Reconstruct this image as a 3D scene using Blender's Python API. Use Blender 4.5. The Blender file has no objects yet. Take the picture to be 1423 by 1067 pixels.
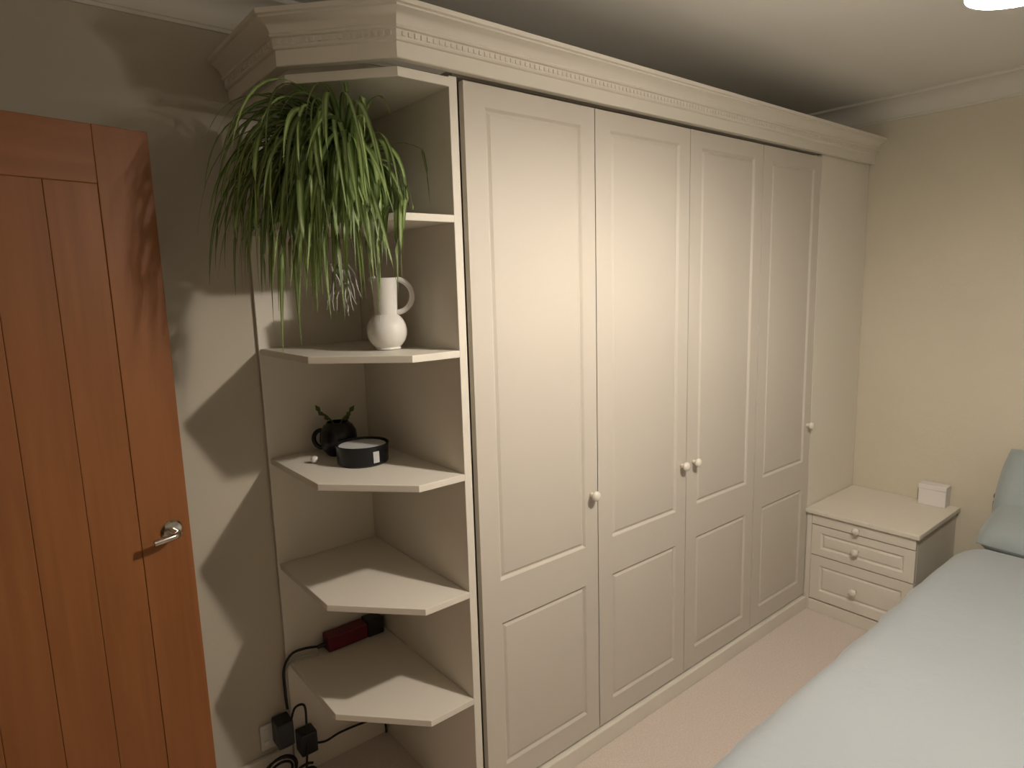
import bpy, bmesh, math, random
from mathutils import Vector, Matrix
random.seed(7)
SC = bpy.context.scene
COL = SC.collection

# ------------------------------------------------------------------ camera
F_PX, YAW, PITCH, ROLL = 893.99, 0.6824, -0.1529, -0.0287
CAM = Vector((-1.0166, -1.4131, 1.6072))
fw = Vector((math.sin(YAW)*math.cos(PITCH), math.cos(YAW)*math.cos(PITCH), math.sin(PITCH)))
rt = Vector((math.cos(YAW), -math.sin(YAW), 0)); up = rt.cross(fw)
r2 = math.cos(ROLL)*rt + math.sin(ROLL)*up
u2 = -math.sin(ROLL)*rt + math.cos(ROLL)*up
cd = bpy.data.cameras.new('camera'); cd.sensor_width = 36; cd.lens = F_PX*36/1423; cd.clip_start = 0.02
cam = bpy.data.objects.new('camera', cd); COL.objects.link(cam)
cam.matrix_world = Matrix(((r2.x, u2.x, -fw.x, CAM.x), (r2.y, u2.y, -fw.y, CAM.y), (r2.z, u2.z, -fw.z, CAM.z), (0, 0, 0, 1)))
SC.camera = cam
# ------------------------------------------------------------------ world and exposure
wd = bpy.data.worlds.new('world'); SC.world = wd; wd.use_nodes = True
wd.node_tree.nodes['Background'].inputs[0].default_value = (0.02, 0.018, 0.015, 1)
wd.node_tree.nodes['Background'].inputs[1].default_value = 0.3
vs = SC.view_settings
vs.view_transform = 'Standard'; vs.look = 'None'; vs.gamma = 1; vs.use_curve_mapping = False
vs.exposure = 0.0
LAMP = Vector((0.41, -1.07, 2.098)); LAMP_R = 0.028
LAMP_STRENGTH = 1950; SHADE_STRENGTH = 51; LAMP_COL = (1.0, 0.90, 0.78)

# ------------------------------------------------------------------ dimensions (metres)
W = 0.4832                    # door width
XR = 2.435; XL = -1.45; YB = 0.58; YF = -3.0; ZC = 2.42
ZB, ZT = 0.07, 2.126          # door bottom and top
SH = [1.7898, 1.438, 1.0966, 0.7518, 0.422]
PX = -0.045                   # shelf side of the end panel
PENTA = [(PX, 0.0), (-0.19, 0.0), (-0.379, 0.2056), (-0.379, YB-0.014), (PX, YB-0.014)]

# ------------------------------------------------------------------ materials
def mat(name, col, rough=0.5, spec=0.4, bump=None, var=None, metal=0.0, coat=0.0, sheen=0.0):
    m = bpy.data.materials.new(name); m.use_nodes = True
    nt = m.node_tree; b = nt.nodes['Principled BSDF']
    b.inputs['Base Color'].default_value = (*col, 1); b.inputs['Roughness'].default_value = rough
    b.inputs['Specular IOR Level'].default_value = spec; b.inputs['Metallic'].default_value = metal
    b.inputs['Coat Weight'].default_value = coat; b.inputs['Sheen Weight'].default_value = sheen
    tc = nt.nodes.new('ShaderNodeTexCoord')
    if var:   # (scale, amount) gentle mottling of the colour itself
        n = nt.nodes.new('ShaderNodeTexNoise'); n.inputs['Scale'].default_value = var[0]; n.inputs['Detail'].default_value = 5
        nt.links.new(tc.outputs['Object'], n.inputs['Vector'])
        r = nt.nodes.new('ShaderNodeValToRGB'); a = var[1]
        r.color_ramp.elements[0].color = (*[c*(1-a) for c in col], 1); r.color_ramp.elements[0].position = 0.3
        r.color_ramp.elements[1].color = (*[min(1, c*(1+a)) for c in col], 1); r.color_ramp.elements[1].position = 0.7
        nt.links.new(n.outputs['Fac'], r.inputs['Fac']); nt.links.new(r.outputs['Color'], b.inputs['Base Color'])
    if bump:  # (scale, strength, distance)
        n = nt.nodes.new('ShaderNodeTexNoise'); n.inputs['Scale'].default_value = bump[0]; n.inputs['Detail'].default_value = 4
        nt.links.new(tc.outputs['Object'], n.inputs['Vector'])
        k = nt.nodes.new('ShaderNodeBump'); k.inputs['Strength'].default_value = bump[1]; k.inputs['Distance'].default_value = bump[2]
        nt.links.new(n.outputs['Fac'], k.inputs['Height']); nt.links.new(k.outputs['Normal'], b.inputs['Normal'])
    return m

def wood_mat(name, c1, c2, axis=2):
    m = bpy.data.materials.new(name); m.use_nodes = True
    nt = m.node_tree; b = nt.nodes['Principled BSDF']; b.inputs['Roughness'].default_value = 0.48
    b.inputs['Specular IOR Level'].default_value = 0.3
    tc = nt.nodes.new('ShaderNodeTexCoord'); oi = nt.nodes.new('ShaderNodeObjectInfo')
    off = nt.nodes.new('ShaderNodeVectorMath'); off.operation = 'MULTIPLY_ADD'
    off.inputs[1].default_value = (1, 1, 1)
    cx = nt.nodes.new('ShaderNodeCombineXYZ'); mu = nt.nodes.new('ShaderNodeMath'); mu.operation = 'MULTIPLY'; mu.inputs[1].default_value = 7
    nt.links.new(oi.outputs['Random'], mu.inputs[0])
    for i in range(3): nt.links.new(mu.outputs[0], cx.inputs[i])
    nt.links.new(tc.outputs['Object'], off.inputs[0]); nt.links.new(cx.outputs[0], off.inputs[2])
    mp = nt.nodes.new('ShaderNodeMapping'); s = [28, 28, 28]; s[axis] = 1.6; mp.inputs['Scale'].default_value = s
    nt.links.new(off.outputs[0], mp.inputs[0])
    n = nt.nodes.new('ShaderNodeTexNoise'); n.inputs['Scale'].default_value = 1.0; n.inputs['Detail'].default_value = 5; n.inputs['Distortion'].default_value = 0.5
    nt.links.new(mp.outputs[0], n.inputs['Vector'])
    r = nt.nodes.new('ShaderNodeValToRGB'); r.color_ramp.elements[0].position = 0.3; r.color_ramp.elements[1].position = 0.72
    r.color_ramp.elements[0].color = (*c1, 1); r.color_ramp.elements[1].color = (*c2, 1)
    nt.links.new(n.outputs['Fac'], r.inputs['Fac']); nt.links.new(r.outputs['Color'], b.inputs['Base Color'])
    return m

M = {}
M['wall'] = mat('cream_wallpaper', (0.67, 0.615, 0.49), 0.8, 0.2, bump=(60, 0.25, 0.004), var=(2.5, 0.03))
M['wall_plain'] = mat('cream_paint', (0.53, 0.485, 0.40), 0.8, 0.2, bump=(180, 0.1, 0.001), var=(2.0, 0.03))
M['ceiling'] = mat('white_ceiling_paint', (0.78, 0.76, 0.71), 0.9, 0.1, bump=(90, 0.15, 0.002))
M['coving'] = mat('coving_paint', (0.72, 0.69, 0.62), 0.8, 0.2)
M['carpet'] = mat('beige_carpet', (0.74, 0.645, 0.58), 0.95, 0.05, bump=(420, 0.7, 0.004), var=(150, 0.09), sheen=0.3)
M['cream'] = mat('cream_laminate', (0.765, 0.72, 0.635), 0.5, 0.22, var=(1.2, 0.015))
M['cream_dimmed'] = mat('cream_laminate_dimmed', (0.62, 0.575, 0.505), 0.5, 0.22, var=(1.2, 0.015))  # the cream darkened in colour for the doors, offsetting strong lamplight on them
M['trim'] = mat('cream_gloss_trim', (0.66, 0.61, 0.53), 0.35, 0.45)
M['knob'] = mat('ivory_ceramic', (0.82, 0.77, 0.68), 0.2, 0.6)
M['pine'] = wood_mat('varnished_wood', (0.215, 0.078, 0.022), (0.275, 0.105, 0.033))
M['pine_rail'] = wood_mat('varnished_wood_rail', (0.215, 0.078, 0.022), (0.275, 0.105, 0.033), axis=0)
M['chrome'] = mat('chrome', (0.62, 0.58, 0.52), 0.18, 0.5, metal=1.0)
M['brass'] = mat('brass', (0.65, 0.48, 0.25), 0.3, 0.5, metal=1.0)
M['vase'] = mat('white_glazed_ceramic', (0.74, 0.72, 0.68), 0.4, 0.4)
M['pot'] = mat('pale_pot', (0.62, 0.60, 0.53), 0.5, 0.4)
M['soil'] = mat('soil', (0.05, 0.035, 0.025), 0.95, 0.1, bump=(60, 0.8, 0.01))
M['black'] = mat('black_plastic', (0.014, 0.015, 0.018), 0.38, 0.5)
M['blackglaze'] = mat('black_glaze', (0.008, 0.009, 0.012), 0.25, 0.4)
M['wax'] = mat('white_wax', (0.62, 0.64, 0.64), 0.4, 0.4)
M['label'] = mat('pale_label', (0.55, 0.56, 0.56), 0.5, 0.3)
M['sprig'] = mat('dry_green_sprig', (0.07, 0.10, 0.03), 0.6, 0.3)
M['red'] = mat('dark_red_plastic', (0.13, 0.010, 0.022), 0.4, 0.4)
M['cable'] = mat('black_cable', (0.018, 0.017, 0.016), 0.5, 0.3)
M['cable_white'] = mat('pale_cable', (0.42, 0.40, 0.34), 0.5, 0.3)
M['socket'] = mat('white_socket_plastic', (0.62, 0.60, 0.55), 0.35, 0.4)
M['duvet'] = mat('pale_blue_cotton', (0.405, 0.445, 0.48), 0.9, 0.1, bump=(9, 0.25, 0.02), sheen=0.2)
M['pillow'] = mat('grey_blue_cotton', (0.36, 0.41, 0.42), 0.9, 0.1, bump=(12, 0.3, 0.015), sheen=0.2)
M['mattress'] = mat('white_ticking', (0.6, 0.58, 0.54), 0.9, 0.1)
M['bedbase'] = mat('grey_fabric', (0.22, 0.21, 0.20), 0.95, 0.1)
M['darkwood'] = wood_mat('dark_wood', (0.05, 0.028, 0.015), (0.10, 0.055, 0.03), axis=1)
M['whitebox'] = mat('white_card', (0.80, 0.76, 0.74), 0.6, 0.2)

def leaf_mat(name, green, pale):
    m = bpy.data.materials.new(name); m.use_nodes = True
    nt = m.node_tree; b = nt.nodes['Principled BSDF']; b.inputs['Roughness'].default_value = 0.45
    at = nt.nodes.new('ShaderNodeAttribute'); at.attribute_name = 'across'
    r = nt.nodes.new('ShaderNodeValToRGB')
    r.color_ramp.elements[0].position = 0.25; r.color_ramp.elements[0].color = (*pale, 1)
    r.color_ramp.elements[1].position = 0.6; r.color_ramp.elements[1].color = (*green, 1)
    nt.links.new(at.outputs['Fac'], r.inputs['Fac'])
    oi = nt.nodes.new('ShaderNodeObjectInfo'); hs = nt.nodes.new('ShaderNodeHueSaturation')
    mr = nt.nodes.new('ShaderNodeMapRange'); mr.inputs['To Min'].default_value = 0.6; mr.inputs['To Max'].default_value = 1.35
    nt.links.new(oi.outputs['Random'], mr.inputs['Value']); nt.links.new(mr.outputs[0], hs.inputs['Value'])
    nt.links.new(r.outputs['Color'], hs.inputs['Color']); nt.links.new(hs.outputs['Color'], b.inputs['Base Color'])
    tr = nt.nodes.new('ShaderNodeBsdfTranslucent'); nt.links.new(hs.outputs['Color'], tr.inputs['Color'])
    mx = nt.nodes.new('ShaderNodeMixShader'); mx.inputs[0].default_value = 0.25
    out = nt.nodes['Material Output']
    nt.links.new(b.outputs[0], mx.inputs[1]); nt.links.new(tr.outputs[0], mx.inputs[2]); nt.links.new(mx.outputs[0], out.inputs[0])
    return m
M['leaf'] = leaf_mat('spider_plant_green', (0.15, 0.235, 0.055), (0.36, 0.45, 0.19))
M['leaf_pale'] = leaf_mat('spider_plant_pale', (0.42, 0.46, 0.36), (0.55, 0.56, 0.47))
M['root'] = mat('pale_root', (0.44, 0.42, 0.40), 0.6, 0.3)
m = bpy.data.materials.new('lit_opal_glass'); m.use_nodes = True
pb = m.node_tree.nodes['Principled BSDF']; pb.inputs['Base Color'].default_value = (0.9, 0.88, 0.82, 1)
pb.inputs['Emission Color'].default_value = (*LAMP_COL, 1); pb.inputs['Emission Strength'].default_value = LAMP_STRENGTH
M['opal'] = m
m = bpy.data.materials.new('lit_fabric_shade'); m.use_nodes = True
pb = m.node_tree.nodes['Principled BSDF']; pb.inputs['Base Color'].default_value = (0.75, 0.70, 0.60, 1); pb.inputs['Roughness'].default_value = 0.9
pb.inputs['Emission Color'].default_value = (*LAMP_COL, 1); pb.inputs['Emission Strength'].default_value = SHADE_STRENGTH
M['shade'] = m

# ------------------------------------------------------------------ mesh helpers
def box(bm, x0, x1, y0, y1, z0, z1, bev=0.0):
    vs_ = [bm.verts.new((x, y, z)) for x in (x0, x1) for y in (y0, y1) for z in (z0, z1)]
    f = [(0, 1, 3, 2), (4, 6, 7, 5), (0, 4, 5, 1), (2, 3, 7, 6), (0, 2, 6, 4), (1, 5, 7, 3)]
    fs = [bm.faces.new([vs_[i] for i in q]) for q in f]
    if bev:
        es = list({e for q in fs for e in q.edges})
        bmesh.ops.bevel(bm, geom=es, offset=bev, segments=2, profile=0.6, affect='EDGES')
def prism(bm, poly, z0, z1, bev=0.0):
    a = [bm.verts.new((x, y, z0)) for x, y in poly]; b = [bm.verts.new((x, y, z1)) for x, y in poly]
    n = len(poly); fs = [bm.faces.new(a), bm.faces.new(b)]
    for i in range(n): fs.append(bm.faces.new((a[i], a[(i+1) % n], b[(i+1) % n], b[i])))
    if bev:
        es = [e for q in fs[:2] for e in q.edges]
        bmesh.ops.bevel(bm, geom=list(set(es)), offset=bev, segments=2, profile=0.6, affect='EDGES')
def lathe(bm, prof, seg=32, mtx=None):
    rings = []
    for r, z in prof:
        if r < 1e-5: rings.append([bm.verts.new((0, 0, z))])
        else: rings.append([bm.verts.new((r*math.cos(2*math.pi*i/seg), r*math.sin(2*math.pi*i/seg), z)) for i in range(seg)])
    for a, b in zip(rings, rings[1:]):
        for i in range(seg):
            j = (i+1) % seg
            if len(a) == 1 and len(b) == 1: continue
            if len(a) == 1: bm.faces.new((a[0], b[j], b[i]))
            elif len(b) == 1: bm.faces.new((a[i], a[j], b[0]))
            else: bm.faces.new((a[i], a[j], b[j], b[i]))
    if mtx is not None:
        bmesh.ops.transform(bm, matrix=mtx, verts=[v for r in rings for v in r])
def tube(bm, pts, rad, seg=10, closed=False):
    pts = [Vector(p) for p in pts]; rings = []; n = len(pts); prev = None
    for i, p in enumerate(pts):
        if closed: t = pts[(i+1) % n]-pts[i-1]
        else: t = pts[min(i+1, n-1)]-pts[max(i-1, 0)]
        t.normalize()
        if prev is None:
            a = Vector((0, 0, 1)) if abs(t.z) < 0.9 else Vector((1, 0, 0)); nx = t.cross(a).normalized()
        else: nx = (prev-t*prev.dot(t)).normalized()
        prev = nx; ny = t.cross(nx); r = rad[i] if isinstance(rad, (list, tuple)) else rad
        rings.append([bm.verts.new(p+nx*r*math.cos(2*math.pi*k/seg)+ny*r*math.sin(2*math.pi*k/seg)) for k in range(seg)])
    rng = range(n) if closed else range(n-1)
    for i in rng:
        a, b = rings[i], rings[(i+1) % n]
        for k in range(seg): bm.faces.new((a[k], a[(k+1) % seg], b[(k+1) % seg], b[k]))
    if not closed: bm.faces.new(rings[0]); bm.faces.new(rings[-1])
def spline(pts, n=10):
    P = [Vector(p) for p in pts]; P = [P[0]*2-P[1]]+P+[P[-1]*2-P[-2]]; out = []
    for i in range(1, len(P)-2):
        for k in range(n):
            t = k/n; a, b, c, d = P[i-1], P[i], P[i+1], P[i+2]
            out.append(0.5*((2*b)+(c-a)*t+(2*a-5*b+4*c-d)*t*t+(3*b-a-3*c+d)*t**3))
    out.append(P[-2]); return out
def root_of(o):
    v = Vector((0, 0, 0))
    while o is not None: v += o.location; o = o.parent
    return v
def obj(name, bm, mt, parent=None, smooth=False, local=False, angle=None):
    """link the bmesh as one mesh object; world coordinates unless local"""
    bmesh.ops.recalc_face_normals(bm, faces=bm.faces)
    if parent is not None and not local: bmesh.ops.translate(bm, verts=bm.verts, vec=-root_of(parent))
    me = bpy.data.meshes.new(name); bm.to_mesh(me); bm.free()
    me.materials.append(mt)
    if smooth:
        for p in me.polygons: p.use_smooth = True
        if angle: me.set_sharp_from_angle(angle=angle)
    o = bpy.data.objects.new(name, me); COL.objects.link(o)
    if parent is not None: o.parent = parent
    return o
def tag(o, label, cat=None, group=None, kind=None):
    o['label'] = label
    if cat: o['category'] = cat
    if group: o['group'] = group
    if kind: o['kind'] = kind
    return o
def thing(name, loc, label, cat=None, group=None, kind=None, rotz=0):
    o = bpy.data.objects.new(name, None); COL.objects.link(o); o.location = loc; o.rotation_euler = (0, 0, rotz)
    o.empty_display_size = 0.05
    return tag(o, label, cat, group, kind)
def B(): return bmesh.new()
def struct(name, bm, mt, label, **k):
    return tag(obj(name, bm, mt, **k), label, kind='structure')

# ------------------------------------------------------------------ the room
bm = B(); box(bm, XL-1.2, XR+0.1, YF-0.1, YB+0.1, -0.08, 0); struct('floor', bm, M['carpet'], 'beige short pile carpet covering the bedroom floor')
bm = B(); box(bm, XL-1.2, XR+0.1, YF-0.1, YB+0.1, ZC, ZC+0.08); struct('ceiling', bm, M['ceiling'], 'plain off-white painted ceiling above the wardrobe')
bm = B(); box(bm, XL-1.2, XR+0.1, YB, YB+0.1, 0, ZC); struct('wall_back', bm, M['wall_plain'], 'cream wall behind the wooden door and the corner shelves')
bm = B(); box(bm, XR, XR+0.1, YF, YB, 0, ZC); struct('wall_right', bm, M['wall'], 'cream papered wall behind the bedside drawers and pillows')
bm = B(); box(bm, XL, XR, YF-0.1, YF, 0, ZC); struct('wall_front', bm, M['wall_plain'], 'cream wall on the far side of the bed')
DY0, DY1, DZ = -0.575, 0.195, 2.0       # doorway in the left wall
bm = B(); box(bm, XL-0.1, XL, DY1, YB, 0, ZC); box(bm, XL-0.1, XL, YF, DY0, 0, ZC); box(bm, XL-0.1, XL, DY0, DY1, DZ, ZC)
struct('wall_left', bm, M['wall_plain'], 'cream wall with the doorway of the wooden door')
bm = B(); box(bm, XL-1.2, XL-1.1, YF, YB, 0, ZC); struct('wall_hall', bm, M['wall_plain'], 'cream hall wall beyond the doorway')
bm = B()
for (y0, y1) in ((DY0-0.06, DY0), (DY1, DY1+0.06)): box(bm, XL, XL+0.016, y0, y1, 0, DZ+0.06, 0.003)
box(bm, XL, XL+0.016, DY0, DY1, DZ, DZ+0.06, 0.003)
for (y0, y1) in ((DY0, DY0+0.006), (DY1-0.006, DY1)): box(bm, XL-0.1, XL, y0, y1, 0, DZ)
box(bm, XL-0.1, XL, DY0, DY1, DZ-0.006, DZ)
struct('trim_1', bm, M['trim'], 'cream architrave around the doorway')

# coving: concave quarter profile along each wall (offset from wall, drop from ceiling)
cov = [(0.0, 0.095), (0.008, 0.095), (0.008, 0.086)] + [(0.012+0.078*(1-math.cos(a)), 0.012+0.072*(1-math.sin(a))) for a in [math.pi/2*i/8 for i in range(9)]][0:] + [(0.094, 0.008), (0.094, 0.0), (0, 0)]
def coving(name, p0, p1, inward, label):
    bm = B(); d = Vector(inward); R = []
    for p in (p0, p1): R.append([bm.verts.new((p[0]+d.x*o, p[1]+d.y*o, ZC-z)) for o, z in cov])
    n = len(cov)
    for i in range(n): bm.faces.new((R[0][i], R[0][(i+1) % n], R[1][(i+1) % n], R[1][i]))
    bm.faces.new(R[0]); bm.faces.new(R[1])
    struct(name, bm, M['coving'], label, smooth=True, angle=0.6)
coving('trim_2', (XL, YB), (XR, YB), (0, -1), 'plaster coving above the wooden door and the shelves')
coving('trim_3', (XR, YF), (XR, YB), (-1, 0), 'plaster coving above the bedside wall')
coving('trim_4', (XL, YF), (XL, YB), (1, 0), 'plaster coving above the doorway wall')
coving('trim_5', (XL, YF), (XR, YF), (0, 1), 'plaster coving on the far side of the bed')
def skirting(name, x0, x1, y0, y1, label):
    bm = B(); box(bm, x0, x1, y0, y1, 0, 0.12, 0.004); struct(name, bm, M['trim'], label)
skirting('baseboard_back', XL+0.002, -0.39, YB-0.016, YB, 'cream skirting board behind the wooden door')
skirting('baseboard_right', XR-0.016, XR, YF+0.002, -0.50, 'cream skirting board beside the bed')
skirting('baseboard_left', XL, XL+0.016, YF+0.002, DY0-0.062, 'cream skirting board along the doorway wall')
skirting('baseboard_front', XL+0.02, XR-0.02, YF, YF+0.016, 'cream skirting board on the far side of the bed')

# ------------------------------------------------------------------ wooden door, standing open
TH = 0.2103; DWID = 0.762; DH = 1.985
hx, hy = -0.668-DWID*math.cos(TH), 0.344-DWID*math.sin(TH)
door = thing('door_1', (hx, hy, 0), 'varnished orange-brown wooden planked door standing open at the left', kind='structure', rotz=TH)
ST = 0.118; z0 = 0.008
def dpart(name, x0, x1, y0, y1, a, b, mt, bev=0.002):
    bm = B(); box(bm, x0, x1, y0, y1, a, b, bev); return obj(name, bm, mt, door, local=True)
dpart('stile', 0, ST, 0, 0.04, z0, DH, M['pine']); dpart('stile', DWID-ST, DWID, 0, 0.04, z0, DH, M['pine'])
dpart('rail', ST, DWID-ST, 0.0005, 0.0395, DH-0.128, DH-0.0005, M['pine_rail'])
dpart('rail', ST, DWID-ST, 0.0005, 0.0395, z0, 0.2, M['pine_rail'])
pw = (DWID-2*ST)/5
for i in range(5): dpart('plank', ST+i*pw+0.0002, ST+(i+1)*pw-0.0002, 0.0022, 0.036, 0.2, DH-0.128, M['pine'], 0.002)
hd = bpy.data.objects.new('handle', None); COL.objects.link(hd); hd.parent = door; hd.location = (DWID-0.046, 0, 1.022); hd['label'] = 'short chrome lever handle'
bm = B(); lathe(bm, [(0, 0), (0.026, 0), (0.026, 0.004), (0.022, 0.008), (0.010, 0.010), (0, 0.010)], 24, Matrix.Rotation(math.pi/2, 4, 'X')); obj('rose', bm, M['chrome'], hd, True, True, 0.6)
bm = B(); tube(bm, spline([(0, -0.006, 0), (0, -0.035, 0), (-0.006, -0.046, 0), (-0.022, -0.050, -0.001), (-0.062, -0.048, -0.004)], 6), 0.008, 12)
obj('lever', bm, M['chrome'], hd, True, True, 0.9)
for z in (0.25, 1.0, 1.75):
    bm = B(); tube(bm, [(-0.004, -0.004, z-0.04), (-0.004, -0.004, z+0.04)], 0.006, 10); obj('hinge', bm, M['brass'], door, True, True, 0.6)

# ------------------------------------------------------------------ panelled fronts
def panelled(bm, w, h, panels, t=0.02, org=(0, 0, 0), ax=Vector((1, 0, 0)), nrm=Vector((0, -1, 0))):
    """board w x h x t whose front carries routed grooves around rectangular panels"""
    O = Vector(org); Z = Vector((0, 0, 1))
    def P(x, z, d=0.0): return bm.verts.new(O+ax*x+Z*z-nrm*d)
    xs = sorted({0.0, w, *[v for p in panels for v in (p[0], p[1])]}); zs = sorted({0.0, h, *[v for p in panels for v in (p[2], p[3])]})
    for i in range(len(xs)-1):
        for j in range(len(zs)-1):
            mx, mz = (xs[i]+xs[i+1])/2, (zs[j]+zs[j+1])/2
            if any(p[0] < mx < p[1] and p[2] < mz < p[3] for p in panels): continue
            bm.faces.new([P(xs[i], zs[j]), P(xs[i+1], zs[j]), P(xs[i+1], zs[j+1]), P(xs[i], zs[j+1])])
    for (a, b, c, d) in panels:
        prev = None
        for ins, dep in ((0, 0), (0.002, 0.0015), (0.007, 0.007), (0.010, 0.0075), (0.018, 0.003), (0.022, 0.0025)):
            ring = [P(a+ins, c+ins, dep), P(b-ins, c+ins, dep), P(b-ins, d-ins, dep), P(a+ins, d-ins, dep)]
            if prev:
                for k in range(4): bm.faces.new((prev[k], prev[(k+1) % 4], ring[(k+1) % 4], ring[k]))
            prev = ring
        bm.faces.new(prev)
    fr = [P(0, 0), P(w, 0), P(w, h), P(0, h)]; bk = [P(0, 0, t), P(w, 0, t), P(w, h, t), P(0, h, t)]
    for k in range(4): bm.faces.new((fr[k], fr[(k+1) % 4], bk[(k+1) % 4], bk[k]))
    bm.faces.new(bk)
    bmesh.ops.remove_doubles(bm, verts=bm.verts, dist=1e-5)
KP = [(0, 0), (0.009, 0), (0.008, 0.008), (0.0075, 0.012), (0.013, 0.016), (0.0165, 0.021), (0.0165, 0.026), (0.013, 0.031), (0.007, 0.0335), (0, 0.034)]
def knob(x, y, z, parent, to='-y'):
    mx = Matrix.Rotation(math.pi/2, 4, 'X') if to == '-y' else Matrix.Rotation(-math.pi/2, 4, 'Y')
    bm = B(); lathe(bm, KP, 24, Matrix.Translation((x, y, z)) @ mx)
    o = obj('knob', bm, M['knob'], parent, True); o['label'] = 'round ivory knob'; return o

# ------------------------------------------------------------------ fitted wardrobe
wr = thing('fitted_wardrobe', (0, 0.3, 0), 'long cream fitted wardrobe with four tall panelled doors and round knobs', 'wardrobe')
def wpart(name, *b, bev=0.001, m='cream', par=None):
    bm = B(); box(bm, *b, bev); return obj(name, bm, M[m], par or wr)
wpart('side_panel', -0.018, 0.0, 0.03, YB-0.012, 0.001, ZT+0.012)
wpart('side_panel', 4*W-0.009, 4*W+0.009, 0.0225, YB-0.012, 0.001, ZT+0.012)
wpart('partition', W-0.009, W+0.009, 0.0225, YB-0.012, ZB, ZT); wpart('partition', 3*W-0.009, 3*W+0.009, 0.0225, YB-0.012, ZB, ZT)
wpart('top_panel', -0.018, XR-0.003, 0.0225, YB-0.012, ZT+0.012, ZT+0.03)
wpart('bottom_panel', 0.0, XR-0.003, 0.0225, YB-0.012, 0.05, ZB)
wpart('back_panel', -0.018, XR-0.003, YB-0.012, YB-0.003, 0.001, ZT+0.03)
wpart('filler_panel', 4*W+0.010, XR-0.003, 0.003, 0.022, 0.001, ZT+0.0125)
wpart('plinth', -0.018, 4*W+0.001, -0.016, 0.0225, 0.0, 0.062, bev=0.004)
doors = []
for i in range(4):
    bm = B(); x0 = i*W+0.0018 - (0.003 if i == 0 else 0); x1 = (i+1)*W-0.0018
    w = x1-x0; h = ZT-ZB; s = 0.068; t = 0.058
    panelled(bm, w, h, [(s, w-t, 0.078, 0.545), (s, w-t, 0.678, h-0.056)], org=(x0, 0, ZB))
    d = obj('door', bm, M['cream_dimmed'], wr, True, angle=0.35); doors.append(d)
for i, x in ((0, W-0.031), (1, 2*W-0.030), (2, 2*W+0.044), (3, 4*W-0.034)): knob(x, 0.0, 0.922, doors[i])

# ------------------------------------------------------------------ open corner shelf unit
su = thing('corner_shelf_unit', (-0.2, 0.35, 0), 'cream open shelf unit with five chamfered shelves at the wardrobe end', 'shelf unit')
bm = B(); box(bm, PX, -0.020, 0.0, YB-0.003, 0.0, ZT+0.004, 0.002); obj('side_panel', bm, M['cream'], su)
bm = B(); box(bm, -0.386, PX-0.0005, YB-0.014, YB-0.003, 0.0, ZT-0.028, 0.001); obj('back_panel', bm, M['cream'], su)
for z in SH:
    bm = B(); prism(bm, PENTA, z-0.019, z, 0.002); obj('shelf', bm, M['cream'], su)
bm = B(); prism(bm, [(PX, -0.004), (-0.192, -0.004), (-0.384, 0.204), (-0.384, YB-0.003), (PX, YB-0.003)], ZT-0.024, ZT-0.001, 0.002); obj('top_board', bm, M['cream'], su)

# ------------------------------------------------------------------ cornice
CP = [(XR-0.003, 0.0), (-0.192, 0.0), (-0.381, 0.2056), (-0.381, YB-0.003)]
def off_path(o, path=CP):
    out = []; n = len(path)
    nr = []
    for a, b in zip(path, path[1:]):
        d = (Vector(b)-Vector(a)).normalized(); nr.append(Vector((-d.y, d.x)))  # outward of a path running right to left
    nr = [v if True else v for v in nr]
    for i, p in enumerate(path):
        p = Vector(p)
        if i == 0: q = p+nr[0]*o
        elif i == n-1: q = p+nr[-1]*o
        else:
            bis = (nr[i-1]+nr[i]).normalized(); q = p+bis*o/bis.dot(nr[i])
        out.append(q)
    return out
sgn = 1 if off_path(0.1)[0].y < 0 else -1
zc = ZT+0.011
prof = [(0.0, 0), (0.022, 0), (0.0235, 0.002), (0.0235, 0.036), (0.028, 0.038), (0.031, 0.042), (0.031, 0.060), (0.037, 0.062), (0.039, 0.066), (0.036, 0.070),
        (0.038, 0.074), (0.043, 0.083), (0.050, 0.090), (0.059, 0.095), (0.064, 0.097), (0.064, 0.101), (0.071, 0.103), (0.072, 0.113), (0.069, 0.115), (-0.03, 0.115), (-0.03, 0.02), (0, 0.02)]
co = thing('cornice', (0, 0.1, ZT), 'cream moulded cornice with fine dentil band running along the wardrobe top', 'cornice')
bm = B(); rings = []
cols = [off_path(sgn*o) for o, z in prof]
for i in range(len(CP)): rings.append([bm.verts.new((cols[k][i].x, cols[k][i].y, zc+prof[k][1])) for k in range(len(prof))])
n = len(prof)
for a, b in zip(rings, rings[1:]):
    for k in range(n): bm.faces.new((a[k], a[(k+1) % n], b[(k+1) % n], b[k]))
bm.faces.new(rings[0]); bm.faces.new(rings[-1])
obj('moulding', bm, M['cream'], co, True, angle=0.5)
bm = B(); path = off_path(sgn*0.031)
for a, b in zip(path, path[1:]):
    L = (b-a).length; d = (b-a)/L; nn = Vector((-d.y, d.x))*sgn; k = int((L-0.012)/0.017); s0 = (L-(k-1)*0.017)/2
    for i in range(k):
        c = a+d*(s0+i*0.017)
        vsq = []
        for dz in (0.046, 0.056):
            for (u, v) in ((-0.0042, -0.001), (0.0042, -0.001), (0.0042, 0.0028), (-0.0042, 0.0028)):
                q = c+d*u+nn*v; vsq.append(bm.verts.new((q.x, q.y, zc+dz)))
        for q in ((0, 1, 2, 3), (4, 5, 6, 7), (0, 1, 5, 4), (1, 2, 6, 5), (2, 3, 7, 6), (3, 0, 4, 7)): bm.faces.new([vsq[j] for j in q])
o = obj('dentil_band', bm, M['cream'], co); o['kind'] = 'stuff'

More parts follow.
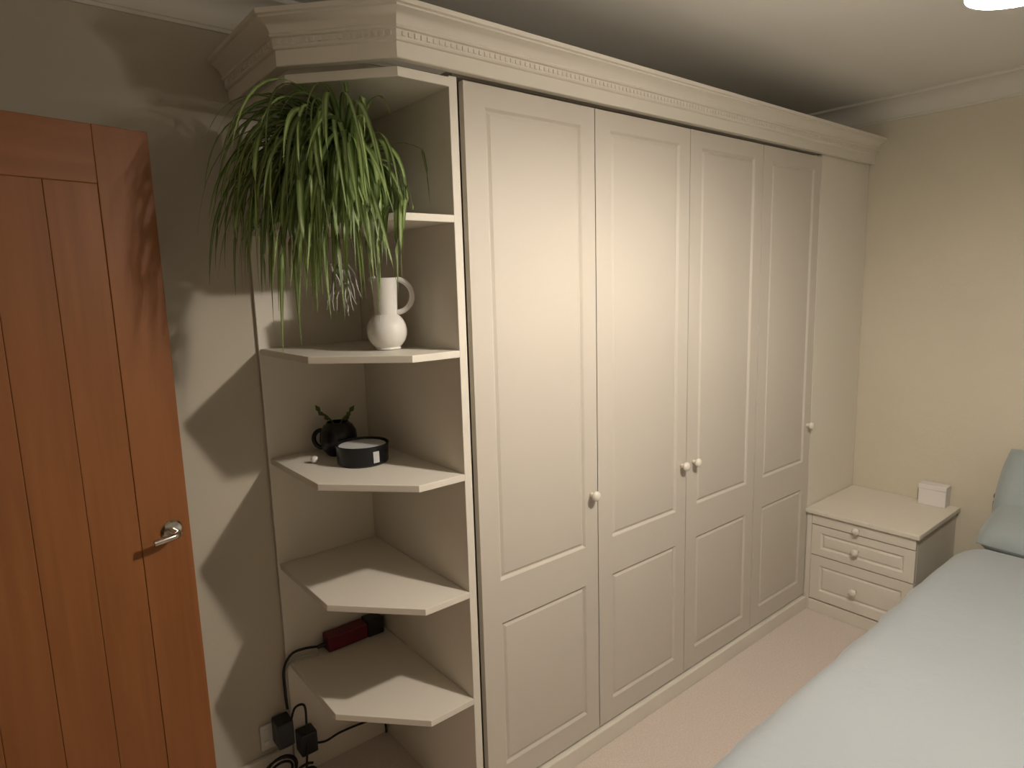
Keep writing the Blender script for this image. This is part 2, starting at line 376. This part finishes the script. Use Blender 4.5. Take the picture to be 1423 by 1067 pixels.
# ------------------------------------------------------------------ bedside drawers
BX = 4*W; BW = 0.474
bd = thing('bedside_drawers', ((BX+XR)/2, -0.24, 0), 'cream bedside chest of three drawers between the wardrobe and the bed', 'bedside table')
def bpart(name, *b, bev=0.0015, m='cream', par=None):
    bm = B(); box(bm, *b, bev); return obj(name, bm, M[m], par or bd)
bpart('top', BX-0.012, XR-0.003, -0.488, 0.0, 0.491, 0.513, bev=0.004)
bpart('side_panel', BX+0.021, XR-0.003, -BW, -BW+0.018, 0.0, 0.4905)
bpart('side_panel', BX+0.021, XR-0.003, -0.022, -0.003, 0.0, 0.4905)
bpart('back_panel', XR-0.012, XR-0.003, -BW+0.0185, -0.0225, 0.0, 0.4905)
bpart('scribe_strip', BX+0.004, BX+0.0205, -0.026, -0.001, 0.0, 0.4905)
bpart('plinth', BX+0.002, BX+0.02, -BW, -0.0265, 0.0, 0.058, bev=0.003)
for z0, z1, zk, pan in ((0.441, 0.486, 0.463, None), (0.290, 0.436, 0.362, 1), (0.066, 0.285, 0.168, 1)):
    bm = B(); w = BW-0.030; h = z1-z0
    panelled(bm, w, h, [(0.042, w-0.042, 0.034 if h < 0.2 else 0.045, h-(0.034 if h < 0.2 else 0.045))] if pan else [], org=(BX+0.001, -0.029, z0), ax=Vector((0, -1, 0)), nrm=Vector((-1, 0, 0)))
    d = obj('drawer', bm, M['cream'], bd, True, angle=0.35)
    knob(BX+0.001, -0.236, zk, d, '-x')

# ------------------------------------------------------------------ small white box on the drawers
bx = thing('small_box', (2.393, -0.3875, 0.513), 'small white square box on top of the bedside drawers', 'box')
bm = B(); box(bm, 2.362, 2.424, -0.445, -0.330, 0.513, 0.590, 0.003); obj('body', bm, M['whitebox'], bx)
bm = B(); box(bm, 2.3605, 2.4255, -0.4465, -0.3285, 0.5905, 0.613, 0.003); obj('lid', bm, M['whitebox'], bx)

# ------------------------------------------------------------------ bed
BY0, BY1, BXF = -0.675, -2.175, 0.10
bed = thing('bed', (1.25, -1.45, 0), 'double bed with dark headboard standing against the right wall', 'bed')
bm = B(); box(bm, BXF, 2.37, BY1, BY0, 0.06, 0.27, 0.015); obj('base', bm, M['bedbase'], bed)
bm = B(); box(bm, BXF+0.01, 2.36, BY1+0.01, BY0-0.01, 0.2705, 0.47, 0.035); obj('mattress', bm, M['mattress'], bed)
for x in (BXF+0.08, 2.28):
    for y in (BY0-0.08, BY1+0.08):
        bm = B(); lathe(bm, [(0, 0), (0.018, 0), (0.025, 0.062), (0, 0.062)], 16, Matrix.Translation((x, y, 0))); obj('leg', bm, M['darkwood'], bed, True, angle=0.6)
bm = B(); box(bm, 2.378, 2.412, BY1, BY0+0.03, 0.15, 0.60, 0.008); obj('headboard', bm, M['darkwood'], bed)
for y in (BY0+0.042, BY1-0.012):
    bm = B(); lathe(bm, [(0, 0), (0.017, 0), (0.015, 0.585), (0.010, 0.59), (0.010, 0.597), (0.015, 0.607), (0.013, 0.62), (0.007, 0.628), (0, 0.63)], 16, Matrix.Translation((2.395, y, 0))); obj('post', bm, M['darkwood'], bed, True, angle=0.6)

# duvet draped over the mattress
def drape(u, half, r, drop_max):
    """distance along the cloth from the middle -> (horizontal, drop)"""
    s = 1 if u >= 0 else -1; a = abs(u); flat = half-r
    if a <= flat: return u, 0.0
    k = (a-flat)/r
    if k < math.pi/2: return s*(flat+r*math.sin(k)), r*(1-math.cos(k))
    return s*half, r+(a-flat-r*math.pi/2)
from mathutils import noise as NZ
bm = B()
XH = 1.98; XFT = BXF-0.05; cxm = (XH+XFT)/2; hx_ = (XH-XFT)/2
YN = -0.645; YFAR = -2.255; cym = (YN+YFAR)/2; hy_ = (YN-YFAR)/2
ZD = 0.548; NU, NV = 90, 90
LU = hx_-0.08+0.08*math.pi/2; LV = hy_-0.10+0.10*math.pi/2
gr = []
for i in range(NU+1):
    row = []
    u = -(LU+0.22)+(2*LU+0.22+0.012)*i/NU
    for j in range(NV+1):
        v = -(LV+0.25)+(2*LV+0.5)*j/NV
        x, dx = drape(u, hx_, 0.08, 0.3); y, dy = drape(v, hy_, 0.10, 0.3)
        # rounded corner towards the head end
        t = max(0.0, (x-(hx_-0.34))/0.34)
        y += (0.028 if y > 0 else 0)*(x+hx_)/(2*hx_)
        if y > 0: y -= 0.05*max(0.0, (x-(hx_-0.16))/0.16)**2
        z = ZD-dx-dy
        if dx+dy > 0.36: z = ZD-0.36-0.02*NZ.noise(Vector((x*6, y*6, 1)))
        q = Vector((cxm+x, cym+y, z))
        wv = NZ.noise(Vector((q.x*1.7, q.y*1.9, q.z*1.5)))*0.016+NZ.noise(Vector((q.x*5, q.y*6+3, q.z*3)))*0.006
        fall = min(1.0, (dx+dy)/0.12)
        q.z += wv*(1-fall)-0.026*max(0.0, (x-(hx_-0.22))/0.22)**2
        if dy > 0.06: q.y += (1 if y > 0 else -1)*(0.5+0.5*math.sin(q.x*17+2*math.sin(q.x*5)))*0.02*fall
        if dx > 0.06 and x < 0: q.x -= (0.5+0.5*math.sin(q.y*15))*0.02*fall
        row.append(bm.verts.new(q))
    gr.append(row)
for i in range(NU):
    for j in range(NV): bm.faces.new((gr[i][j], gr[i+1][j], gr[i+1][j+1], gr[i][j+1]))
du = obj('duvet', bm, M['duvet'], None, True)
sm = du.modifiers.new('thickness', 'SOLIDIFY'); sm.thickness = 0.03; sm.offset = -1
tag(du, 'pale blue duvet spread over the bed', 'duvet')

def pillow(name, c, sx, sy, sz, rot, label, group=None):
    bm = B(); n = 22; top = []; bot = []
    for i in range(n+1):
        r1 = []; r2_ = []
        for j in range(n+1):
            a = -1+2*i/n; b = -1+2*j/n
            k = (1-a**4)*(1-b**4); h = max(0.0, k)**0.42
            px = a*(1-0.07*(1-abs(b)**2)*0-0.05*b*b*abs(a)); py = b*(1-0.05*a*a)
            wr_ = 0.05*NZ.noise(Vector((a*2.2+c[0]*3, b*2.2, 0.5)))
            r1.append(bm.verts.new((px*sx/2, py*sy/2, sz/2*h*(1+wr_*2)+0.002)))
            r2_.append(bm.verts.new((px*sx/2, py*sy/2, -sz/2*h*(0.9)-0.002)))
        top.append(r1); bot.append(r2_)
    for i in range(n):
        for j in range(n):
            bm.faces.new((top[i][j], top[i+1][j], top[i+1][j+1], top[i][j+1])); bm.faces.new((bot[i][j], bot[i][j+1], bot[i+1][j+1], bot[i+1][j]))
    rim = [(i, 0) for i in range(n)]+[(n, j) for j in range(n)]+[(n-i, n) for i in range(n)]+[(0, n-j) for j in range(n)]
    for q in range(len(rim)):
        a, b = rim[q], rim[(q+1) % len(rim)]
        bm.faces.new((top[a[0]][a[1]], top[b[0]][b[1]], bot[b[0]][b[1]], bot[a[0]][a[1]]))
    o = obj(name, bm, M['pillow'], None, True); o.location = c; o.rotation_euler = rot
    return tag(o, label, 'pillow', group)
pillow('pillow', (2.15, -1.00, 0.575), 0.42, 0.68, 0.15, (0, math.radians(-12), 0), 'grey-blue pillow lying flat at the head of the bed')
pillow('pillow', (2.275, -0.985, 0.690), 0.38, 0.66, 0.13, (0, math.radians(-56), 0), 'grey-blue pillow propped upright against the headboard')

# ------------------------------------------------------------------ pendant lamp
lp = thing('pendant_lamp', (LAMP.x, LAMP.y, ZC), 'lit pendant lamp with pale fabric shade hanging from the ceiling above the bed', 'lamp')
bm = B(); R_ = LAMP_R
lathe(bm, [(0 if i in (0, 20) else R_*math.sin(math.pi*i/20), -R_*math.cos(math.pi*i/20)) for i in range(21)], 32, Matrix.Translation(LAMP)); obj('bulb', bm, M['opal'], lp, True)
bm = B(); lathe(bm, [(0, R_-0.002), (0.016, R_-0.004), (0.018, R_+0.01), (0.018, R_+0.045), (0.006, R_+0.06), (0, R_+0.06)], 24, Matrix.Translation(LAMP)); obj('lamp_holder', bm, M['brass'], lp, True, angle=0.6)
bm = B(); lathe(bm, [(0.090, -0.021), (0.045, 0.096), (0.015, 0.099), (0.015, 0.101), (0.047, 0.0985), (0.092, -0.021), (0.090, -0.021)], 40, Matrix.Translation(LAMP)); obj('lamp_shade', bm, M['shade'], lp, True, angle=0.6)
bm = B(); tube(bm, [(LAMP.x, LAMP.y, LAMP.z+R_+0.058), (LAMP.x, LAMP.y, ZC-0.02)], 0.0035, 8); obj('flex', bm, M['socket'], lp, True, angle=0.8)
bm = B(); lathe(bm, [(0, 0), (0.045, 0), (0.043, -0.012), (0.02, -0.026), (0, -0.027)], 24, Matrix.Translation((LAMP.x, LAMP.y, ZC))); obj('ceiling_rose', bm, M['socket'], lp, True, angle=0.6)

# ------------------------------------------------------------------ jug vase on the second shelf
vx, vy, vz = -0.150, 0.198, SH[1]; VS = 0.91
vase = thing('jug_vase', (vx, vy, vz), 'white ceramic jug vase with round belly, straight neck and loop handle', 'vase')
vp = [(0, 0), (0.034, 0), (0.040, 0.004)]
for i in range(1, 15):
    a = -1.05+i*(1.05+0.98)/14; vp.append((0.061*math.cos(a), 0.057+0.061*math.sin(a)*1.0))
vp += [(0.0345, 0.113), (0.0345, 0.122), (0.0352, 0.15), (0.0365, 0.18), (0.038, 0.205), (0.0395, 0.2165), (0.0385, 0.2175), (0.0355, 0.216), (0.033, 0.18), (0.031, 0.125), (0.03, 0.1), (0, 0.095)]
bm = B(); lathe(bm, vp, 40, Matrix.Translation((vx, vy, vz))@Matrix.Scale(VS, 4)); obj('body', bm, M['vase'], vase, True, angle=0.9)
bm = B(); d = Vector((0.776, -0.63, 0)); c = Vector((vx, vy, vz+0.163)); rr = 0.049; pts = []
for i in range(25):
    a = math.radians(78-i*156/24-2); pts.append(c+d*(0.030+math.cos(a)*rr*1.05)+Vector((0, 0, math.sin(a)*rr*1.03)))
pts = [c+d*0.033+Vector((0, 0, 0.048))]+pts+[c+d*0.030+Vector((0, 0, -0.05))]
vo = Vector((vx, vy, vz)); tube(bm, [vo+(q-vo)*VS for q in pts], 0.0075, 12); obj('handle', bm, M['vase'], vase, True, angle=0.9)
bm = B(); tube(bm, [vo+(q-vo)*VS for q in (Vector((vx, vy, vz+0.211))-d*0.030, Vector((vx, vy, vz+0.213))-d*0.042, Vector((vx, vy, vz+0.217))-d*0.047)], [0.012, 0.008, 0.004], 10); obj('spout', bm, M['vase'], vase, True, angle=0.9)

# ------------------------------------------------------------------ candle tin, black pot, bead on the third shelf
tx, ty, tz = -0.188, 0.322, SH[2]
tin = thing('candle_tin', (tx, ty, tz), 'wide black round candle tin with white wax top on the third shelf', 'candle')
bm = B(); lathe(bm, [(0, 0), (0.070, 0), (0.075, 0.005), (0.077, 0.05), (0.0785, 0.058), (0.0765, 0.060), (0.074, 0.057), (0.073, 0.048), (0, 0.048)], 40, Matrix.Translation((tx, ty, tz))); obj('tin', bm, M['blackglaze'], tin, True, angle=0.7)
bm = B(); lathe(bm, [(0, 0.049), (0.068, 0.049), (0.0705, 0.0505), (0.069, 0.0535), (0, 0.055)], 40, Matrix.Translation((tx, ty, tz))); obj('wax', bm, M['wax'], tin, True, angle=0.7)
bm = B(); a0 = math.atan2(-0.86, 0.05)
for i in range(5):
    a = a0-0.12+0.24*i/4; a_ = a0-0.12+0.24*(i+1)/4
    if i == 4: break
    q = [bm.verts.new((tx+r*math.cos(t), ty+r*math.sin(t), tz+z)) for r in (0.0765, 0.0785) for (t, z) in ((a, 0.012), (a_, 0.012), (a_, 0.045), (a, 0.045))]
    for f in ((0, 1, 2, 3), (4, 5, 6, 7), (0, 1, 5, 4), (2, 3, 7, 6), (1, 2, 6, 5), (0, 3, 7, 4)): bm.faces.new([q[k] for k in f])
o = obj('label_sticker', bm, M['label'], tin); o['label'] = 'small pale sticker'
bx_, by_ = -0.198, 0.465
bp = thing('black_pot', (bx_, by_, SH[2]), 'small round black pot with two thin sprigs behind the candle tin', 'pot')
bm = B(); lathe(bm, [(0, 0), (0.036, 0), (0.050, 0.018), (0.058, 0.045), (0.055, 0.075), (0.044, 0.094), (0.036, 0.099), (0.034, 0.104), (0.031, 0.104), (0.032, 0.094), (0.04, 0.075), (0, 0.07)], 32, Matrix.Translation((bx_, by_, SH[2]))); obj('pot', bm, M['blackglaze'], bp, True, angle=0.8)
ring = [Vector((bx_, by_, SH[2]+0.05))-d*(0.052+0.026*math.sin(math.pi*i/12))+Vector((0, 0, 0.028*math.cos(math.pi*i/12))) for i in range(13)]
bm = B(); tube(bm, ring, 0.007, 10); obj('handle', bm, M['blackglaze'], bp, True, angle=0.8)
for s, ht, lean in ((-1, 0.062, 0.055), (1, 0.058, 0.042)):
    bm = B(); b0 = Vector((bx_, by_, SH[2]+0.072)); e = b0+d*s*lean*0.9+Vector((0, 0, ht))
    tube(bm, spline([b0, b0+d*s*lean*0.35+Vector((0, 0, 0.035)), e], 5), 0.003, 8)
    sp = obj('sprig', bm, M['sprig'], bp, True, angle=0.8)
    for k, (tt, side) in enumerate(((0.55, 1), (0.8, -1), (1.0, 0.3))):
        p = b0.lerp(e, tt); dr = (d*s*0.6+Vector((0, 0, 0.8))+Vector((0.63, 0.776, 0))*side*0.5).normalized(); sd = dr.cross(Vector((0.63, 0.776, 0))).normalized()
        bm = B(); nn_ = Vector((-0.63, -0.776, 0))*0.003; L = 0.03
        vv = [p, p+dr*L*0.5+sd*0.008+nn_, p+dr*L, p+dr*L*0.5-sd*0.008+nn_, p+dr*L*0.5-nn_]
        vv = [bm.verts.new(q) for q in vv]
        for f in ((0, 1, 3), (1, 2, 3), (0, 4, 1), (1, 4, 2), (2, 4, 3), (3, 4, 0)): bm.faces.new([vv[q] for q in f])
        obj('leaf', bm, M['sprig'], sp)
bm = B(); bmesh.ops.create_uvsphere(bm, u_segments=16, v_segments=10, radius=0.011, matrix=Matrix.Translation((-0.30, 0.415, SH[2]+0.011))@Matrix.Diagonal((1.1, 1.1, 1.0, 1)))
tag(obj('bead', bm, M['vase'], None, True), 'tiny white bead beside the black pot', 'bead')

# ------------------------------------------------------------------ spider plant on the top shelf
qx, qy, qz = -0.215, 0.225, SH[0]
pl = thing('spider_plant', (qx, qy, qz), 'large spider plant with long arching leaves spilling over the top shelf', 'plant')
bm = B(); lathe(bm, [(0, 0), (0.055, 0), (0.058, 0.004), (0.074, 0.115), (0.080, 0.117), (0.081, 0.135), (0.076, 0.135), (0.072, 0.112), (0, 0.112)], 32, Matrix.Translation((qx, qy, qz))); pot = obj('pot', bm, M['pot'], pl, True, angle=0.6)
bm = B(); lathe(bm, [(0, 0.1125), (0.068, 0.1125), (0.066, 0.120), (0, 0.124)], 24, Matrix.Translation((qx, qy, qz))); obj('soil', bm, M['soil'], pot, True)
def in_shelf(x, y, mrg=0.012):
    if x > PX or x < -0.379-mrg or y < -mrg or y > YB: return False
    # chamfer line from (-0.19,0) to (-0.379,0.2056)
    nx_, ny_ = -0.736, -0.677
    return (x+0.19)*nx_+(y-0.0)*ny_ < mrg
def leaf(az, el, L, bend, width, m, base_r=0.02, name='leaf', z_add=0.0, twist=0.0, side_curl=0.0):
    p = Vector((qx+base_r*math.cos(az), qy+base_r*math.sin(az), qz+0.118+z_add)); N = 16; ds = L/N
    dr = Vector((math.cos(az)*math.cos(el), math.sin(az)*math.cos(el), math.sin(el))); pts = [p.copy()]
    for i in range(N):
        s = (i+1)/N
        dr = (dr+Vector((0, 0, -1))*bend*ds*(0.5+1.1*s)+Vector((-math.sin(az), math.cos(az), 0))*side_curl*ds).normalized()
        nxt = p+dr*ds
        nxt.y = min(nxt.y, YB-0.035)
        if nxt.y > -0.02: nxt.x = min(nxt.x, PX-0.012)
        nxt.z = min(nxt.z, ZT-0.04)
        if in_shelf(nxt.x, nxt.y):
            for zz in SH[:2]:
                if zz-0.03 < nxt.z < zz+0.012:
                    nxt.z = zz+0.012
                    o = Vector((-0.736, -0.677, 0))*ds*0.6; nxt = nxt+o
                    nxt.x = min(nxt.x, PX-0.012)
                    break
        dr = (nxt-p).normalized() if (nxt-p).length > 1e-5 else dr
        p = nxt; pts.append(p.copy())
    bm = B(); la = bm.verts.layers.float.new('across'); prev = None
    for i, q in enumerate(pts):
        s = i/N; t = (pts[min(i+1, N)]-pts[max(i-1, 0)]).normalized()
        sd = t.cross(Vector((0, 0, 1)))
        if sd.length < 0.2: sd = Vector((-math.sin(az), math.cos(az), 0))
        sd.normalize(); nm = sd.cross(t).normalized()
        ang = twist*s; sd2 = sd*math.cos(ang)+nm*math.sin(ang); nm2 = -sd*math.sin(ang)+nm*math.cos(ang)
        wv = width*min(1, 0.55+2.2*s)*max(0.04, (1-s**2.6)); 
        r = [bm.verts.new(q+sd2*wv/2+nm2*wv*0.16), bm.verts.new(q), bm.verts.new(q-sd2*wv/2+nm2*wv*0.16)]
        r[0][la] = 1.0; r[1][la] = 0.0; r[2][la] = 1.0
        if prev:
            bm.faces.new((prev[0], prev[1], r[1], r[0])); bm.faces.new((prev[1], prev[2], r[2], r[1]))
        prev = r
    return obj(name, bm, m, pl, True)
cam_az = math.atan2(CAM.y-qy, CAM.x-qx)      # towards the room
LEFT = Vector((-0.776, 0.63, 0))
made = 0
while made < 225:
    az = random.uniform(-math.pi, math.pi)
    if random.random() < 0.72: az = cam_az-0.6+random.gauss(0, 0.7)
    dirv = Vector((math.cos(az), math.sin(az), 0))
    fr = math.cos(az-cam_az); lat = dirv.dot(LEFT)   # fr: 1 towards the room; lat: 1 towards the wooden door
    right = 0.49*dirv.x-0.30*dirv.y > 0.12           # spills towards the wardrobe: only a few do
    if right and random.random() > 0.10: continue
    made += 1
    if right:
        L = random.uniform(0.34, 0.46); bend = random.uniform(6, 9); el = math.radians(random.uniform(45, 75))
    elif fr > -0.2 or lat > 0.4:
        L = random.triangular(0.28, 0.64, 0.46); bend = random.uniform(6.0, 11.0); el = math.radians(random.uniform(20, 75))
    else:
        L = random.uniform(0.25, 0.42); bend = random.uniform(3.0, 5.5); el = math.radians(random.uniform(40, 80))
    leaf(az, el, L, bend, random.uniform(0.011, 0.020), M['leaf'], random.uniform(0.008, 0.06), z_add=random.uniform(-0.005, 0.02), twist=random.uniform(-0.9, 0.9), side_curl=random.gauss(0, 1.0))
for i in range(58):                            # leaves falling close over the front of the pot
    az = cam_az+random.uniform(-0.7, 0.75)
    leaf(az, math.radians(random.uniform(20, 60)), random.uniform(0.26, 0.50), random.uniform(13, 22), random.uniform(0.011, 0.019), M['leaf'], random.uniform(0.04, 0.07), z_add=0.012, twist=random.uniform(-0.9, 0.9), side_curl=random.gauss(-0.6, 1.0))
# a plantlet on a runner below the clump, with bare pale roots
rend = Vector((-0.325, 0.085, 1.66))
bm = B(); tube(bm, spline([(qx-0.02, qy-0.03, qz+0.12), (qx-0.07, qy-0.10, qz+0.17), (qx-0.115, qy-0.14, qz+0.06), rend], 8), 0.0022, 6); obj('runner', bm, M['leaf_pale'], pl, True)
for i in range(16):
    a = random.uniform(0, 2*math.pi); sp = random.uniform(0.15, 0.75); L = random.uniform(0.07, 0.125); p = rend+Vector((random.gauss(0, 0.012), random.gauss(0, 0.012), random.uniform(-0.01, 0.015)))
    pts = [p]; w1, w2 = random.uniform(0, 6), random.uniform(0, 6); dr = Vector((math.cos(a)*sp, math.sin(a)*sp, -0.8)).normalized()
    for k in range(9):
        pts.append(pts[-1]+(dr+Vector((0.35*math.sin(w1+k*1.1), 0.35*math.sin(w2+k*0.9), -0.12*k))).normalized()*L/9)
    bm = B(); tube(bm, pts, [0.0036*(1-0.75*k/9) for k in range(10)], 6); obj('root', bm, M['root'], pl, True)

# ------------------------------------------------------------------ red extension lead under the fourth shelf and plugs below
ye = YB-0.014
def on_back(u, v, y):      # metres on the back panel, kept as plain x, z
    return Vector((u, y, v))
A_, E_ = Vector((-0.265, ye-0.032, SH[4]+0.0235)), Vector((-0.062, ye-0.032, SH[4]+0.0235))
lead = thing('extension_lead', (-0.16, ye-0.03, SH[4]), 'dark red and black extension lead lying at the back of the lowest shelf', 'extension lead')
dv = (E_-A_); Ln = dv.length; dv.normalize(); up_ = Vector((0, -1, 0)).cross(dv)
rotm = Matrix((( dv.x, 0, up_.x, A_.x), (0, 1, 0, A_.y), (dv.z, 0, up_.z, A_.z), (0, 0, 0, 1)))
bm = B(); box(bm, 0, Ln*0.70, -0.026, 0.026, -0.022, 0.031, 0.006); bmesh.ops.transform(bm, matrix=rotm, verts=bm.verts); obj('body', bm, M['red'], lead)
bm = B(); box(bm, Ln*0.70, Ln, -0.028, 0.028, -0.0235, 0.036, 0.007); bmesh.ops.transform(bm, matrix=rotm, verts=bm.verts); obj('end_cap', bm, M['black'], lead)
bm = B(); lathe(bm, [(0, 0), (0.006, 0), (0.009, 0.03), (0, 0.03)], 12, rotm@Matrix.Translation((-0.028, 0, 0))@Matrix.Rotation(math.pi/2, 4, 'Y')); obj('strain_relief', bm, M['black'], lead, True, angle=0.6)
yc = YB-0.012
bm = B(); tube(bm, spline([A_+Vector((-0.02, 0, 0)), (-0.335, yc-0.03, 0.455), (-0.375, yc-0.022, 0.448), (-0.400, yc-0.012, 0.40), (-0.402, yc-0.010, 0.32), (-0.402, yc-0.02, 0.265)], 8), 0.0042, 8); obj('cable', bm, M['cable'], lead, True, angle=0.9)

sk = thing('wall_socket', (-0.415, YB-0.001, 0.2), 'white double wall socket behind the black plugs in the corner', 'socket')
bm = B(); box(bm, -0.487, -0.390, YB-0.010, YB-0.001, 0.14, 0.226, 0.003); obj('plate', bm, M['socket'], sk)
for z in (0.165, 0.205):
    bm = B(); box(bm, -0.478, -0.462, YB-0.013, YB-0.0102, z-0.009, z+0.009, 0.001); obj('switch', bm, M['socket'], sk)
def adapter(c, sx, sy, sz, label, cab):
    a = thing('power_adapter', c, label, 'plug', 'black power plugs by the corner shelves')
    x, y, z = c
    bm = B(); box(bm, x-sx/2, x+sx/2, y-sy, y, z-sz/2, z+sz/2, 0.006); obj('body', bm, M['black'], a)
    bm = B(); tube(bm, spline(cab, 8), 0.0038, 8); obj('cable', bm, M['cable'], a, True, angle=0.9)
ys = YB-0.0105
adapter((-0.425, ys, 0.205), 0.052, 0.062, 0.085, 'tall black power plug upper left in the wall socket', [(-0.40, ys-0.04, 0.235), (-0.385, ys-0.045, 0.275), (-0.355, ys-0.045, 0.268), (-0.355, ys-0.05, 0.20), (-0.362, ys-0.06, 0.13), (-0.39, ys-0.10, 0.03)])
adapter((-0.352, ye-0.0005, 0.135), 0.056, 0.055, 0.075, 'black power plug lower right with a cable behind the lowest shelf', [(-0.335, ye-0.03, 0.115), (-0.29, ye-0.03, 0.100), (-0.235, ye-0.02, 0.098), (-0.16, ye-0.015, 0.090), (-0.09, ye-0.012, 0.075), (-0.060, ye-0.012, 0.045), (-0.058, ye-0.015, 0.008)])
# loose loops of cable on the floor below the plugs
for k, (c, ra, lab) in enumerate((((-0.448, 0.522, 0.074), 0.060, 'black looped cable hanging at the left below the plugs'),
                                  ((-0.385, 0.470, 0.056), 0.046, 'black coiled cable nearest the room below the plugs'))):
    bm = B(); pts = []
    for i in range(60):
        a = i*0.30+k; r = ra*(0.82+0.16*math.sin(a*0.37+k))
        pts.append((c[0]+r*math.cos(a), c[1]+0.012*math.sin(a*0.21+k)-0.010*math.sin(a), max(0.006, c[2]+r*1.05*math.sin(a))))
    tube(bm, pts, 0.0042, 8); tag(obj('cable_coil', bm, M['cable'], None, True, angle=0.9), lab, 'cable')
bm = B(); tube(bm, spline([(-0.295, ye-0.045, 0.428), (-0.355, ye-0.035, 0.436), (-0.390, YB-0.025, 0.40), (-0.393, YB-0.022, 0.32), (-0.394, YB-0.03, 0.23)], 8), 0.0035, 8)
tag(obj('white_cable', bm, M['cable_white'], None, True, angle=0.9), 'thin pale cable running down beside the black cable to the plugs', 'cable')
